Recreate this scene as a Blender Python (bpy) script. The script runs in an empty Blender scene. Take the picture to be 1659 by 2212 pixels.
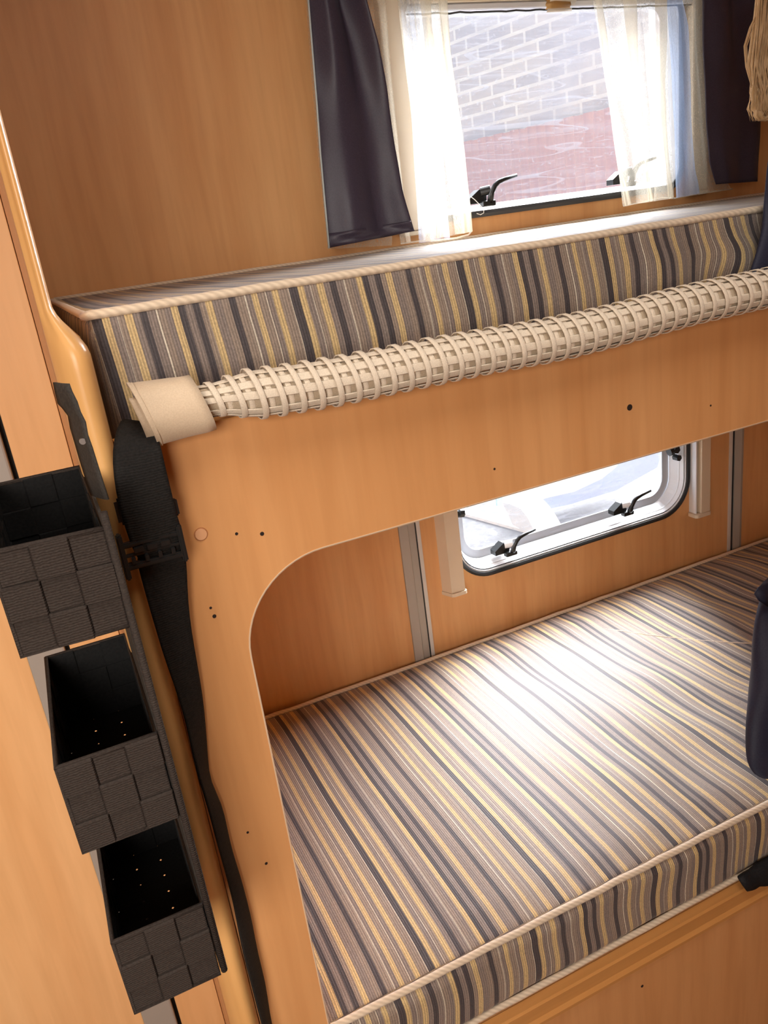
import bpy, bmesh, math, random
from mathutils import Vector, Matrix, noise
random.seed(7)
PI = math.pi
SC = bpy.context.scene
COL = SC.collection
EYE = 1.42            # camera height above the caravan floor; heights below are written relative to the eye

# ------------------------------------------------------------------ camera, world, lights
YAW, PITCH, ROLL, FPX = 0.380958802, 0.346074439, 0.134860596, 1716.68
CAM = Vector((0, -1.36, 0))
fw = Vector((math.sin(YAW) * math.cos(PITCH), math.cos(YAW) * math.cos(PITCH), -math.sin(PITCH)))
rt = Vector((math.cos(YAW), -math.sin(YAW), 0))
dn = fw.cross(rt)
cr, sr = math.cos(ROLL), math.sin(ROLL)
RT, DN = cr * rt + sr * dn, -sr * rt + cr * dn
cd = bpy.data.cameras.new('camera')
cam = bpy.data.objects.new('camera', cd); COL.objects.link(cam)
m = Matrix((RT, -DN, -fw)).transposed().to_4x4(); m.translation = CAM
cam.matrix_world = m
cd.sensor_fit = 'VERTICAL'; cd.sensor_height = 24; cd.sensor_width = 18
cd.lens = FPX / 2212 * 24
cd.clip_start = 0.01
SC.camera = cam

SC.view_settings.view_transform = 'Standard'; SC.view_settings.look = 'None'
SC.view_settings.gamma = 1; SC.view_settings.use_curve_mapping = False
SC.view_settings.exposure = 0.0
SC.cycles.use_denoising = True
SC.cycles.max_bounces = 10; SC.cycles.transparent_max_bounces = 24
SC.cycles.sample_clamp_indirect = 6

W = bpy.data.worlds.new('overcast_sky'); SC.world = W; W.use_nodes = True
nt = W.node_tree; nt.nodes.clear()
bg = nt.nodes.new('ShaderNodeBackground'); wo = nt.nodes.new('ShaderNodeOutputWorld')
tc = nt.nodes.new('ShaderNodeTexCoord'); sx = nt.nodes.new('ShaderNodeSeparateXYZ'); rp = nt.nodes.new('ShaderNodeValToRGB')
rp.color_ramp.elements[0].position = 0.45; rp.color_ramp.elements[0].color = (.62, .62, .62, 1)
rp.color_ramp.elements[1].position = 0.75; rp.color_ramp.elements[1].color = (.86, .93, 1, 1)
mm = nt.nodes.new('ShaderNodeMath'); mm.operation = 'MULTIPLY_ADD'; mm.inputs[1].default_value = .5; mm.inputs[2].default_value = .5
nt.links.new(tc.outputs['Generated'], sx.inputs[0]); nt.links.new(sx.outputs['Z'], mm.inputs[0]); nt.links.new(mm.outputs[0], rp.inputs[0])
nt.links.new(rp.outputs[0], bg.inputs[0]); nt.links.new(bg.outputs[0], wo.inputs[0])
bg.inputs[1].default_value = 1.35

def lamp(name, kind, loc, aim, energy, color=(1, 1, 1), **kw):
    l = bpy.data.lights.new(name, kind); l.energy = energy; l.color = color
    for k, v in kw.items(): setattr(l, k, v)
    o = bpy.data.objects.new(name, l); COL.objects.link(o); o.location = loc
    o.rotation_euler = (Vector(aim) - Vector(loc)).to_track_quat('-Z', 'Y').to_euler()
    return o
lamp('daylight_sun', 'SUN', (6.6, 2.5, 3.5), (.75, -.2, -.6), 125.0, (.97, .98, 1), angle=math.radians(78))
# added fill lamps, unseen, in place of daylight from behind and above the camera
lamp('left_fill', 'AREA', (-.65, -2.1, .1), (-.4, -.3, -.8), 12.5, (1, .95, .88), shape='RECTANGLE', size=.8, size_y=.6, spread=math.radians(115))
lamp('overhead_fill', 'AREA', (.3, -1.2, .63), (.32, -1.1, -1), 5.2, (1, .97, .92), shape='SQUARE', size=.5)

# ------------------------------------------------------------------ helpers
def ray(px, py):
    return (RT * ((px - 829.5) / FPX) + DN * ((py - 1106) / FPX) + fw)
def at(px, py, Y):
    d = ray(px, py); return CAM + d * ((Y - CAM.y) / d.y)

class MB:
    def __init__(s): s.bm = bmesh.new()
    def face(s, pts, smooth=False):
        f = s.bm.faces.new([s.bm.verts.new(p) for p in pts]); f.smooth = smooth; return f
    def box(s, a, b, bev=0, seg=2):
        r = bmesh.ops.create_cube(s.bm, size=1)
        for v in r['verts']:
            v.co = Vector([(a[i] + b[i]) / 2 + v.co[i] * (b[i] - a[i]) for i in range(3)])
        if bev:
            es = list({e for v in r['verts'] for e in v.link_edges})
            bmesh.ops.bevel(s.bm, geom=es, offset=bev, segments=seg, affect='EDGES', profile=.5)
        return s
    def loft(s, rings, closed=True, caps=True, smooth=True):
        R = [[s.bm.verts.new(p) for p in r] for r in rings]
        n = len(R[0])
        for a, b in zip(R[:-1], R[1:]):
            for i in range(n if closed else n - 1):
                j = (i + 1) % n
                try: f = s.bm.faces.new((a[i], a[j], b[j], b[i])); f.smooth = smooth
                except ValueError: pass
        if closed and caps:
            s.bm.faces.new(R[0][::-1]); s.bm.faces.new(R[-1])
        return s
    def tube(s, pts, r, n=8, caps=True, flat=1.0, smooth=True):
        pts = [Vector(p) for p in pts]
        rs = r if isinstance(r, (list, tuple)) else [r] * len(pts)
        up = None; rings = []
        for i, p in enumerate(pts):
            t = (pts[min(i + 1, len(pts) - 1)] - pts[max(i - 1, 0)]).normalized()
            if up is None:
                up = t.orthogonal().normalized()
            up = (up - t * up.dot(t)).normalized(); b = t.cross(up)
            rings.append([p + (up * math.cos(2 * PI * k / n) * flat + b * math.sin(2 * PI * k / n)) * rs[i] for k in range(n)])
        return s.loft(rings, True, caps, smooth)
    def prism(s, poly, f0, f1):               # polygon extruded between two mapping functions
        a = [s.bm.verts.new(f0(p)) for p in poly]; b = [s.bm.verts.new(f1(p)) for p in poly]
        s.bm.faces.new(a[::-1]); s.bm.faces.new(b); n = len(a)
        for i in range(n):
            j = (i + 1) % n; s.bm.faces.new((a[i], a[j], b[j], b[i]))
        return s
    def prismY(s, poly, y0, y1):
        return s.prism(poly, lambda p: (p[0], y0, p[1]), lambda p: (p[0], y1, p[1]))
    def cyl(s, c, axis, r, h, n=16, r2=None):
        c = Vector(c); ax = Vector(axis).normalized()
        return s.tube([c, c + ax * h], [r, r if r2 is None else r2], n, True, 1, False)

WL = {}
def finish(name, mb, mat, parent=None, smooth_angle=None):
    bm = mb.bm
    bmesh.ops.recalc_face_normals(bm, faces=bm.faces)
    xs = [v.co.x for v in bm.verts]; ys = [v.co.y for v in bm.verts]; zs = [v.co.z for v in bm.verts]
    base = Vector(((min(xs) + max(xs)) / 2, (min(ys) + max(ys)) / 2, min(zs)))
    bmesh.ops.translate(bm, verts=bm.verts, vec=-base)
    me = bpy.data.meshes.new(name); bm.to_mesh(me); bm.free()
    me.materials.append(mat)
    o = bpy.data.objects.new(name, me); COL.objects.link(o)
    WL[o] = base
    if parent is not None:
        o.parent = parent; o.location = base - WL[parent]
    else:
        o.location = base
    return o
def tag(o, label=None, cat=None, group=None, kind=None):
    for k, v in (('label', label), ('category', cat), ('group', group), ('kind', kind)):
        if v: o[k] = v
    return o
def thing(name, loc, label=None, cat=None, group=None, kind=None):
    o = bpy.data.objects.new(name, None); COL.objects.link(o); o.location = loc; WL[o] = Vector(loc)
    o.empty_display_size = .05
    return tag(o, label, cat, group, kind)
def mod(o, t, **kw):
    x = o.modifiers.new(t.lower(), t)
    for k, v in kw.items(): setattr(x, k, v)
    return x

def nz0(i): return noise.noise(Vector((i * .45, 2, 5)))
def rr(x0, x1, z0, z1, r, n=8):
    out = []
    for cx_, cz_, a0 in ((x1 - r, z1 - r, 0), (x0 + r, z1 - r, 90), (x0 + r, z0 + r, 180), (x1 - r, z0 + r, 270)):
        for k in range(n + 1):
            a = math.radians(a0 + 90 * k / n); out.append((cx_ + r * math.cos(a), cz_ + r * math.sin(a)))
    return out
def ring_frame(mb, rect, r, prof, n=8):
    """closed profile [(inset, y)...] swept round a rounded rectangle"""
    loops = []
    for ins, y in prof + prof[:1]:
        loops.append([(x, y, z) for x, z in rr(rect[0] + ins, rect[1] - ins, rect[2] + ins, rect[3] - ins, max(r - ins, .004), n)])
    return mb.loft(loops, True, False, False)

# ------------------------------------------------------------------ materials
def S(*c):
    return tuple(((v / 255) / 12.92 if v / 255 <= .04045 else ((v / 255 + .055) / 1.055) ** 2.4) for v in c) + (1,)
def mat(name, col, rough=.5, metal=0, spec=.5, **kw):
    x = bpy.data.materials.new(name); x.use_nodes = True
    b = x.node_tree.nodes['Principled BSDF']
    b.inputs['Base Color'].default_value = col; b.inputs['Roughness'].default_value = rough
    b.inputs['Metallic'].default_value = metal; b.inputs['Specular IOR Level'].default_value = spec
    for k, v in kw.items(): b.inputs[k].default_value = v
    return x
def N(x, t, **kw):
    n = x.node_tree.nodes.new(t)
    for k, v in kw.items(): setattr(n, k, v)
    return n
def LK(x, a, b): x.node_tree.links.new(a, b)
def B(x): return x.node_tree.nodes['Principled BSDF']
def noise_tex(x, scale, detail=3, vec=None, dist=0):
    n = N(x, 'ShaderNodeTexNoise'); n.inputs['Scale'].default_value = scale; n.inputs['Detail'].default_value = detail; n.inputs['Distortion'].default_value = dist
    if vec is not None: LK(x, vec, n.inputs['Vector'])
    return n
def mapped(x, scale, coord='Object', rot=(0, 0, 0)):
    t = N(x, 'ShaderNodeTexCoord'); mp = N(x, 'ShaderNodeMapping')
    mp.inputs['Scale'].default_value = scale; mp.inputs['Rotation'].default_value = rot
    LK(x, t.outputs[coord], mp.inputs['Vector']); return mp.outputs[0]
def ramp(x, fac, stops, interp='LINEAR'):
    r = N(x, 'ShaderNodeValToRGB'); r.color_ramp.interpolation = interp
    e = r.color_ramp.elements
    e[0].position, e[0].color = stops[0]; e[1].position, e[1].color = stops[1]
    for p, c in stops[2:]:
        k = e.new(p); k.color = c
    LK(x, fac, r.inputs[0]); return r
def mix(x, a, b, fac, blend='MIX'):
    n = N(x, 'ShaderNodeMix', data_type='RGBA', blend_type=blend)
    for s, v in ((n.inputs[0], fac), (n.inputs[6], a), (n.inputs[7], b)):
        if isinstance(v, (int, float, tuple)): s.default_value = v
        else: LK(x, v, s)
    return n.outputs[2]
def bump(x, h, strength=.3, dist=.001):
    n = N(x, 'ShaderNodeBump'); n.inputs['Strength'].default_value = strength; n.inputs['Distance'].default_value = dist
    LK(x, h, n.inputs['Height']); LK(x, n.outputs[0], B(x).inputs['Normal'])

def wood(name, c1, c2, axis='z', rough=.38, k=1.0):
    x = mat(name, c1, rough, spec=.35)
    sc = {'z': (9, 9, .7), 'x': (.7, 9, 9)}[axis]
    v = mapped(x, tuple(a * k for a in sc))
    n1 = noise_tex(x, 1.6, 4, v, .25)
    n2 = noise_tex(x, 9, 3, v, .3)
    r1 = ramp(x, n1.outputs[0], [(.3, c1), (.7, c2)])
    dk = tuple(a * .82 for a in c1[:3]) + (1,)
    r2 = ramp(x, n2.outputs[0], [(.40, (1, 1, 1, 1)), (.72, (.86, .82, .78, 1))])
    LK(x, mix(x, r1.outputs[0], r2.outputs[0], .55, 'MULTIPLY'), B(x).inputs['Base Color'])
    fine = noise_tex(x, 60, 2, v)
    bump(x, fine.outputs[0], .06, .0006)
    return x
M = {}
M['wood'] = wood('beech_laminate', S(212, 150, 94), S(223, 164, 108))
M['wood_wall'] = wood('beech_wallboard', S(213, 155, 99), S(226, 173, 117), rough=.45)
M['wood_door'] = wood('lit_beech_front', S(236, 178, 118), S(247, 196, 138), rough=.4, k=.8)  # wardrobe beech paler than the rest: the light falling there put into the colour
M['wood_solid'] = wood('solid_beech_edging', S(232, 178, 112), S(216, 156, 92), rough=.32)
M['wood_lip'] = wood('solid_beech_lip', S(214, 154, 90), S(190, 128, 66), 'x', .35)
M['edgeband'] = mat('pale_edge_band', S(236, 206, 172), .4)
M['alu'] = mat('satin_grey_trim', S(168, 160, 150), .45, .0)
M['alu2'] = mat('pale_grey_trim', S(205, 200, 194), .4, .0)
M['black'] = mat('black_rubber', S(34, 35, 36), .55)
M['rubber'] = mat('charcoal_rubber_seal', S(62, 63, 64), .5)
M['latchblack'] = mat('black_plastic', S(26, 27, 27), .35)
M['cream'] = mat('cream_plastic', S(222, 204, 178), .42)
M['cassette'] = mat('beige_blind_cassette', S(196, 184, 160), .5)
M['white'] = mat('white_plastic', S(238, 240, 243), .4)
M['grey_edge'] = mat('grey_pane_edge', S(176, 180, 186), .4)
M['hole'] = mat('dark_hole', S(38, 22, 14), .9)
M['steel'] = mat('steel_screw', S(170, 170, 168), .3, .9)
M['cap'] = mat('peach_cap', S(222, 164, 120), .35)
M['caprim'] = mat('cap_rim_brown', S(176, 112, 66), .5)
M['tape'] = mat('brown_tape', S(186, 142, 82), .5)
M['paper'] = mat('white_tape', S(240, 230, 214), .6)

def fabric(name, col, col2, rough=.85, scale=900, strength=.35, sheen=.2):
    x = mat(name, col, rough, spec=.25)
    n = noise_tex(x, scale, 2, mapped(x, (1, 1, 1)))
    LK(x, ramp(x, n.outputs[0], [(.35, col), (.65, col2)]).outputs[0], B(x).inputs['Base Color'])
    B(x).inputs['Sheen Weight'].default_value = sheen
    bump(x, n.outputs[0], strength, .0008)
    return x
M['piping'] = fabric('cream_piping', S(226, 205, 178), S(206, 182, 154), scale=700)
def ribs(x, scale, k=.5):
    w = N(x, 'ShaderNodeTexWave'); w.wave_type = 'BANDS'; w.bands_direction = 'Z'
    w.inputs['Scale'].default_value = scale; w.inputs['Distortion'].default_value = 3; w.inputs['Detail'].default_value = 2; w.inputs['Detail Scale'].default_value = 2
    LK(x, mapped(x, (1, 1, 1)), w.inputs[0]); bump(x, w.outputs['Fac'], k, .0008)
def twist(x):                                  # diagonal twist lines of the piping cord
    v = mapped(x, (1, 1, 1)); w = N(x, 'ShaderNodeTexWave'); w.wave_type = 'BANDS'; w.bands_direction = 'DIAGONAL'
    w.inputs['Scale'].default_value = 75; LK(x, v, w.inputs[0])
    LK(x, mix(x, S(228, 208, 182), S(208, 187, 162), w.outputs['Fac']), B(x).inputs['Base Color'])
twist(M['piping'])
M['net'] = fabric('off_white_net_webbing', S(236, 220, 198), S(220, 202, 178), scale=1400)
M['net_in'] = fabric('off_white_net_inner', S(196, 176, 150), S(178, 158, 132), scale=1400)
M['canvas'] = fabric('beige_canvas_cuff', S(222, 198, 168), S(214, 189, 159), rough=.6, scale=900, strength=.1)
M['strap'] = fabric('black_webbing', S(27, 25, 23), S(38, 35, 32), rough=.7, scale=500, sheen=0)
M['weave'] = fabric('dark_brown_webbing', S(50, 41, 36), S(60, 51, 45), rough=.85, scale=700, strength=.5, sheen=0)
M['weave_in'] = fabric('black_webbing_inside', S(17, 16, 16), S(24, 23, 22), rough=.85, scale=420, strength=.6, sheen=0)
M['backing'] = fabric('charcoal_backing', S(52, 48, 44), S(66, 61, 56), scale=500, sheen=0)
M['navy'] = fabric('navy_satin', S(60, 53, 66), S(68, 60, 74), rough=.38, scale=600, strength=.1, sheen=0)
M['navy_cloth'] = fabric('navy_clothing', S(38, 39, 56), S(44, 45, 62), rough=.55, scale=500, strength=.15, sheen=0)
M['blackcloth'] = fabric('black_cloth', S(24, 24, 26), S(32, 32, 34), rough=.7, scale=400, sheen=0)
M['lining'] = mat('pale_curtain_lining', S(190, 200, 200), .8)
M['hair'] = fabric('blonde_hair', S(228, 194, 148), S(204, 166, 118), rough=.4, scale=60, strength=.05)
ribs(M['weave'], 170); ribs(M['strap'], 150, .2)
M['floor'] = wood('floor_vinyl', S(150, 120, 90), S(170, 140, 108), 'x')
M['ceiling'] = mat('ceiling_white', S(236, 232, 224), .7)

def sheer(name, col, opac, tr=.55):
    x = bpy.data.materials.new(name); x.use_nodes = True; t = x.node_tree; t.nodes.clear()
    out = t.nodes.new('ShaderNodeOutputMaterial'); m1 = t.nodes.new('ShaderNodeMixShader'); m2 = t.nodes.new('ShaderNodeMixShader')
    tp = t.nodes.new('ShaderNodeBsdfTransparent'); tl = t.nodes.new('ShaderNodeBsdfTranslucent'); df = t.nodes.new('ShaderNodeBsdfDiffuse')
    tl.inputs[0].default_value = col; df.inputs[0].default_value = col
    m2.inputs[0].default_value = tr; LK(x, df.outputs[0], m2.inputs[1]); LK(x, tl.outputs[0], m2.inputs[2])
    n = noise_tex(x, 900, 2, mapped(x, (1, 1, .35)))
    mr = N(x, 'ShaderNodeMapRange'); mr.inputs[1].default_value = .3; mr.inputs[2].default_value = .7
    mr.inputs[3].default_value = opac - .06; mr.inputs[4].default_value = opac + .06
    LK(x, n.outputs[0], mr.inputs[0]); LK(x, mr.outputs[0], m1.inputs[0])
    LK(x, tp.outputs[0], m1.inputs[1]); LK(x, m2.outputs[0], m1.inputs[2]); LK(x, m1.outputs[0], out.inputs[0])
    return x
M['sheer'] = sheer('cream_voile', S(240, 233, 214), .33)
M['sheer_pale'] = sheer('faint_blue_voile', S(206, 218, 238), .36)
M['sheer_fold'] = sheer('cream_voile_fold', S(232, 222, 198), .6, .4)
M['sheer_blue'] = sheer('pale_blue_voile', S(186, 206, 238), .62)

def pane(name, haze):
    """scratched acrylic: clear, with a scattering veil and scratch lines that scatter more"""
    x = bpy.data.materials.new(name); x.use_nodes = True; t = x.node_tree; t.nodes.clear()
    out = t.nodes.new('ShaderNodeOutputMaterial'); m1 = t.nodes.new('ShaderNodeMixShader'); m2 = t.nodes.new('ShaderNodeMixShader')
    tp = t.nodes.new('ShaderNodeBsdfTransparent'); tl = t.nodes.new('ShaderNodeBsdfTranslucent'); gl = t.nodes.new('ShaderNodeBsdfGlossy')
    tl.inputs[0].default_value = (.095, .095, .105, 1); gl.inputs['Roughness'].default_value = .1; tp.inputs[0].default_value = (.97, .98, 1, 1)
    v = mapped(x, (.8, 1, 9.0), rot=(0, .05, 0)); v2 = mapped(x, (1.3, 1, 16.0), rot=(0, -.10, 0))
    n1 = noise_tex(x, 2.4, 1, v, .1); n2 = noise_tex(x, 3.4, 3, v2, .1)
    def lines(n, w):
        a = N(x, 'ShaderNodeMath', operation='SUBTRACT'); a.inputs[1].default_value = .5; LK(x, n.outputs[0], a.inputs[0])
        c = N(x, 'ShaderNodeMath', operation='ABSOLUTE'); LK(x, a.outputs[0], c.inputs[0])
        d = N(x, 'ShaderNodeMath', operation='LESS_THAN'); d.inputs[1].default_value = w; LK(x, c.outputs[0], d.inputs[0]); return d.outputs[0]
    sp = noise_tex(x, 130, 1, mapped(x, (1, 1, 1)))
    spk = N(x, 'ShaderNodeMath', operation='GREATER_THAN'); spk.inputs[1].default_value = .72; LK(x, sp.outputs[0], spk.inputs[0])
    s1 = N(x, 'ShaderNodeMath', operation='MAXIMUM'); LK(x, lines(n1, .0035), s1.inputs[0]); LK(x, lines(n2, .0028), s1.inputs[1])
    s2 = N(x, 'ShaderNodeMath', operation='MAXIMUM'); LK(x, s1.outputs[0], s2.inputs[0]); LK(x, spk.outputs[0], s2.inputs[1])
    mr = N(x, 'ShaderNodeMapRange'); mr.inputs[3].default_value = haze; mr.inputs[4].default_value = haze + .35; st = noise_tex(x, 5, 5, mapped(x, (1, 1, 14.0))); sa = N(x, 'ShaderNodeMath', operation='MULTIPLY_ADD'); sa.inputs[1].default_value = .55; sa.use_clamp = True
    sm = N(x, 'ShaderNodeMapRange'); sm.inputs[1].default_value = .5; sm.inputs[2].default_value = .75; sm.inputs[4].default_value = .45; LK(x, st.outputs[0], sm.inputs[0])
    LK(x, s2.outputs[0], sa.inputs[0]); LK(x, sm.outputs[0], sa.inputs[2]); LK(x, sa.outputs[0], mr.inputs[0])
    LK(x, mr.outputs[0], m1.inputs[0]); LK(x, tp.outputs[0], m1.inputs[1]); LK(x, tl.outputs[0], m1.inputs[2])
    m2.inputs[0].default_value = .04; LK(x, m1.outputs[0], m2.inputs[1]); LK(x, gl.outputs[0], m2.inputs[2]); LK(x, m2.outputs[0], out.inputs[0])
    return x
M['pane_hi'] = pane('scratched_acrylic', .2)
M['pane_lo'] = pane('scratched_acrylic_low', .16)

# striped upholstery: colours run with the vertex attribute "su" (metres across the stripes)
YEL, DRK, GRY, GR2, CRM = S(222, 190, 136), S(82, 73, 74), S(162, 142, 126), S(148, 131, 121), S(226, 212, 190)
SEQ = [(GRY, 8), (CRM, .8), (GR2, 5.3), (YEL, 5.5), (GRY, 7.3), (CRM, .8), (GR2, 5.3), (YEL, 5.8), (GRY, 9.3), (CRM, .8), (DRK, 8), (YEL, 6), (GR2, 6), (CRM, .8), (GRY, 5.3),
       (YEL, 7), (GR2, 6), (DRK, 6), (GR2, 7.3), (CRM, .8), (GRY, 6), (GR2, 5.3), (YEL, 6), (DRK, 6), (GR2, 7), (DRK, 6), (GRY, 5.3), (YEL, 5.8), (GR2, 8), (GRY, 6.7), (DRK, 6.5)]
def upholstery(name, k=1.0, gain=1.0):
    x = mat(name, GRY, .62, spec=.35)
    a = N(x, 'ShaderNodeAttribute'); a.attribute_name = 'su'
    tot = sum(w for _, w in SEQ) / 1000 * k
    d = N(x, 'ShaderNodeMath', operation='DIVIDE'); d.inputs[1].default_value = tot; LK(x, a.outputs['Fac'], d.inputs[0])
    fr = N(x, 'ShaderNodeMath', operation='FRACT'); LK(x, d.outputs[0], fr.inputs[0])
    stops = []; acc = 0
    for c, w in SEQ:
        stops.append((acc, c)); acc += w / 1000 * k / tot
    r = ramp(x, fr.outputs[0], stops, 'CONSTANT')
    # fine yarn lines along the stripes, and knit across them
    s = N(x, 'ShaderNodeMath', operation='MULTIPLY'); s.inputs[1].default_value = 2 * PI / (.0026 * k); LK(x, a.outputs['Fac'], s.inputs[0])
    sn = N(x, 'ShaderNodeMath', operation='SINE'); LK(x, s.outputs[0], sn.inputs[0])
    kn = noise_tex(x, 620, 2, mapped(x, (1, 1, 1)))
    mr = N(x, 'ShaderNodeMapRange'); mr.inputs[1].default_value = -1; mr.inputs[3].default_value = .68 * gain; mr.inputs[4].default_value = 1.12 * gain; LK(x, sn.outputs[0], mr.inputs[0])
    kr = N(x, 'ShaderNodeMapRange'); kr.inputs[1].default_value = .3; kr.inputs[2].default_value = .7; kr.inputs[3].default_value = .8; kr.inputs[4].default_value = 1.15; LK(x, kn.outputs[0], kr.inputs[0])
    mu = N(x, 'ShaderNodeMath', operation='MULTIPLY'); LK(x, mr.outputs[0], mu.inputs[0]); LK(x, kr.outputs[0], mu.inputs[1])
    vm = N(x, 'ShaderNodeVectorMath', operation='SCALE'); LK(x, r.outputs[0], vm.inputs[0]); LK(x, mu.outputs[0], vm.inputs['Scale'])
    LK(x, vm.outputs[0], B(x).inputs['Base Color'])
    B(x).inputs['Sheen Weight'].default_value = .15
    bump(x, mu.outputs[0], .35, .0012)
    return x
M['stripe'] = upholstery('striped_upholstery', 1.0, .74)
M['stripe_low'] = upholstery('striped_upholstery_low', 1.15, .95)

# ------------------------------------------------------------------ the setting
XL, XR, YF, ZF, ZC = -2.2, 1.9, -2.3, -EYE, .66
def struct(name, mb, m_, label=None):
    o = finish(name, mb, m_); o['kind'] = 'structure'
    if label: o['label'] = label
    return o
W1 = (.672, 1.302, -.013, .345)          # upper window opening (x0, x1, z0, z1)
W2 = (.688, 1.322, -.732, -.24)          # lower window opening
def holed_wall(name, outer, holes, y0, y1, m_):
    bm = bmesh.new(); es = []
    for lp in [outer] + holes:
        vs = [bm.verts.new((x, y0, z)) for x, z in lp]
        es += [bm.edges.new((vs[i], vs[(i + 1) % len(vs)])) for i in range(len(vs))]
    bmesh.ops.triangle_fill(bm, use_beauty=True, use_dissolve=False, edges=es)
    g = bmesh.ops.extrude_face_region(bm, geom=bm.faces[:])
    for v in g['geom']:
        if isinstance(v, bmesh.types.BMVert): v.co.y = y1
    q = MB(); q.bm = bm
    return struct(name, q, m_)
holed_wall('wall_back', [(XL, ZF), (XR, ZF), (XR, ZC), (XL, ZC)],
           [rr(W1[0] + .004, W1[1] - .004, W1[2] + .004, W1[3] - .004, .04), rr(W2[0] + .004, W2[1] - .004, W2[2] + .004, W2[3] - .004, .075)], 0, .028, M['wood_wall'])
struct('floor', MB().box((XL, YF, ZF - .05), (XR, .03, ZF)), M['floor'])
struct('ceiling', MB().box((XL, YF, ZC), (XR, .03, ZC + .04)), M['ceiling'])
struct('wall_front', MB().box((XL, YF - .04, ZF), (XR, YF, ZC)), M['wood_wall'])
struct('wall_left', MB().box((XL - .04, YF, ZF), (XL, .03, ZC)), M['wood_wall'])
struct('wall_right', MB().box((XR, YF, ZF), (XR + .04, .03, ZC)), M['wood_wall'])

# joint strips of the wall boards below the bunk
t = thing('trim_1', (.59, 0, -.9), kind='structure')
q = MB()
q.prism([(.569, 0), (.569, -.004), (.586, -.010), (.589, -.006), (.603, -.006), (.603, 0)], lambda p: (p[0], p[1], -.95), lambda p: (p[0], p[1], -.17))
finish('cover_strip', q, M['alu'], t)
finish('rubber_line', MB().box((.603, -.004, -.95), (.6065, 0, -.17)), M['black'], t)
finish('pale_strip', MB().box((.6065, -.006, -.95), (.6145, 0, -.17)), M['alu2'], t)
t = thing('trim_2', (1.47, 0, -.9), kind='structure')
finish('pale_strip', MB().box((1.447, -.006, -.95), (1.4525, 0, -.17)), M['alu2'], t)
finish('rubber_line', MB().box((1.4525, -.003, -.95), (1.461, 0, -.17)), M['black'], t)
q = MB()
q.prism([(1.461, 0), (1.461, -.006), (1.478, -.010), (1.480, -.006), (1.490, -.004), (1.490, 0)], lambda p: (p[0], p[1], -.95), lambda p: (p[0], p[1], -.17))
finish('cover_strip', q, M['alu'], t)

# ------------------------------------------------------------------ windows
def latch(parent, cx, cz, yb, seen=True):
    """swivel catch with a bent lever; cx, cz = foot of the lever"""
    L = finish('latch', MB().box((cx - .012, yb - .014, cz - .007), (cx + .016, yb, cz + .003), .002), M['latchblack'], parent)
    q = MB(); q.prism([(cx - .034, cz), (cx - .034, cz + .010), (cx - .012, cz + .024), (cx + .002, cz + .020), (cx + .002, cz)],
                      lambda p: (p[0], yb - .004, p[1]), lambda p: (p[0], yb + .016, p[1]))
    finish('catch_wedge', q, M['latchblack'], L)
    q = MB(); q.cyl((cx - .008, yb - .001, cz + .019), (.9, -.5, .1), .0085, .018, 14)
    finish('barrel', q, M['white'] if not seen else M['latchblack'], L)
    yl = yb - .017
    pts = [(cx + .006, yl + .008, cz), (cx + .003, yl, cz + .008), (cx + .006, yl, cz + .016), (cx + .014, yl, cz + .027), (cx + .022, yl, cz + .0325), (cx + .036, yl, cz + .036), (cx + .062, yl, cz + .040)]
    q = MB(); q.tube(pts, [.006, .0058, .005, .0048, .0044, .0036, .003], 10, True, .8)
    finish('lever', q, M['latchblack'], L)
    return L
w = thing('window_1', ((W1[0] + W1[1]) / 2, 0, W1[2]), 'upper window with scratched pane behind the voile curtains', None, None, 'structure')
q = ring_frame(MB(), W1, .045, [(0, 0), (0, -.005), (.006, -.0075), (.0115, -.006), (.0115, .004), (.004, .006)])
finish('rubber_seal', q, M['rubber'], w)
q = ring_frame(MB(), W1, .045, [(.0115, -.002), (.018, .012), (.022, .038), (.004, .038), (.004, .004)])
finish('inner_frame', q, M['white'], w)
q = MB().prismY(rr(W1[0] + .018, W1[1] - .018, W1[2] + .014, W1[3] - .012, .035), .040, .044)
finish('pane', q, M['pane_hi'], w)
latch(w, at(1048, 438, -.005).x, at(1048, 438, -.005).z, -.004)
latch(w, at(1352, 396, -.005).x, at(1352, 396, -.005).z, -.004)
w = thing('window_2', ((W2[0] + W2[1]) / 2, 0, W2[2]), 'low rounded window below the bunk rail with two black catches', None, None, 'structure')
q = ring_frame(MB(), W2, .085, [(0, 0), (0, -.005), (.005, -.008), (.009, -.006), (.009, .004), (.003, .006)], 12)
finish('rubber_seal', q, M['black'], w)
q = ring_frame(MB(), W2, .085, [(.009, -.002), (.0125, -.003), (.0135, .012), (.003, .012), (.003, .004)], 12)
finish('outer_frame', q, M['white'], w)
q = ring_frame(MB(), W2, .085, [(.0135, .001), (.0155, .001), (.0155, .012), (.0135, .012)], 12)
finish('gap_line', q, M['black'], w)
q = ring_frame(MB(), W2, .085, [(.0155, .000), (.0195, .012), (.0200, .010), (.0208, .014), (.0275, .031), (.0275, .035), (.006, .035), (.006, .013), (.0155, .012)], 12)
finish('inner_frame', q, M['white'], w)
q = ring_frame(MB(), W2, .085, [(.024, .036), (.024, .039), (.046, .039), (.046, .037)], 12)
finish('pane_border', q, M['grey_edge'], w)
q = MB().prismY(rr(W2[0] + .012, W2[1] - .012, W2[2] + .012, W2[3] - .012, .08), .040, .044)
finish('pane', q, M['pane_lo'], w)
a = at(1104, 1195, .0); latch(w, a.x, a.z, .012, False)
a = at(1357, 1108, .0); latch(w, a.x, a.z, .012, False)
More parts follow.
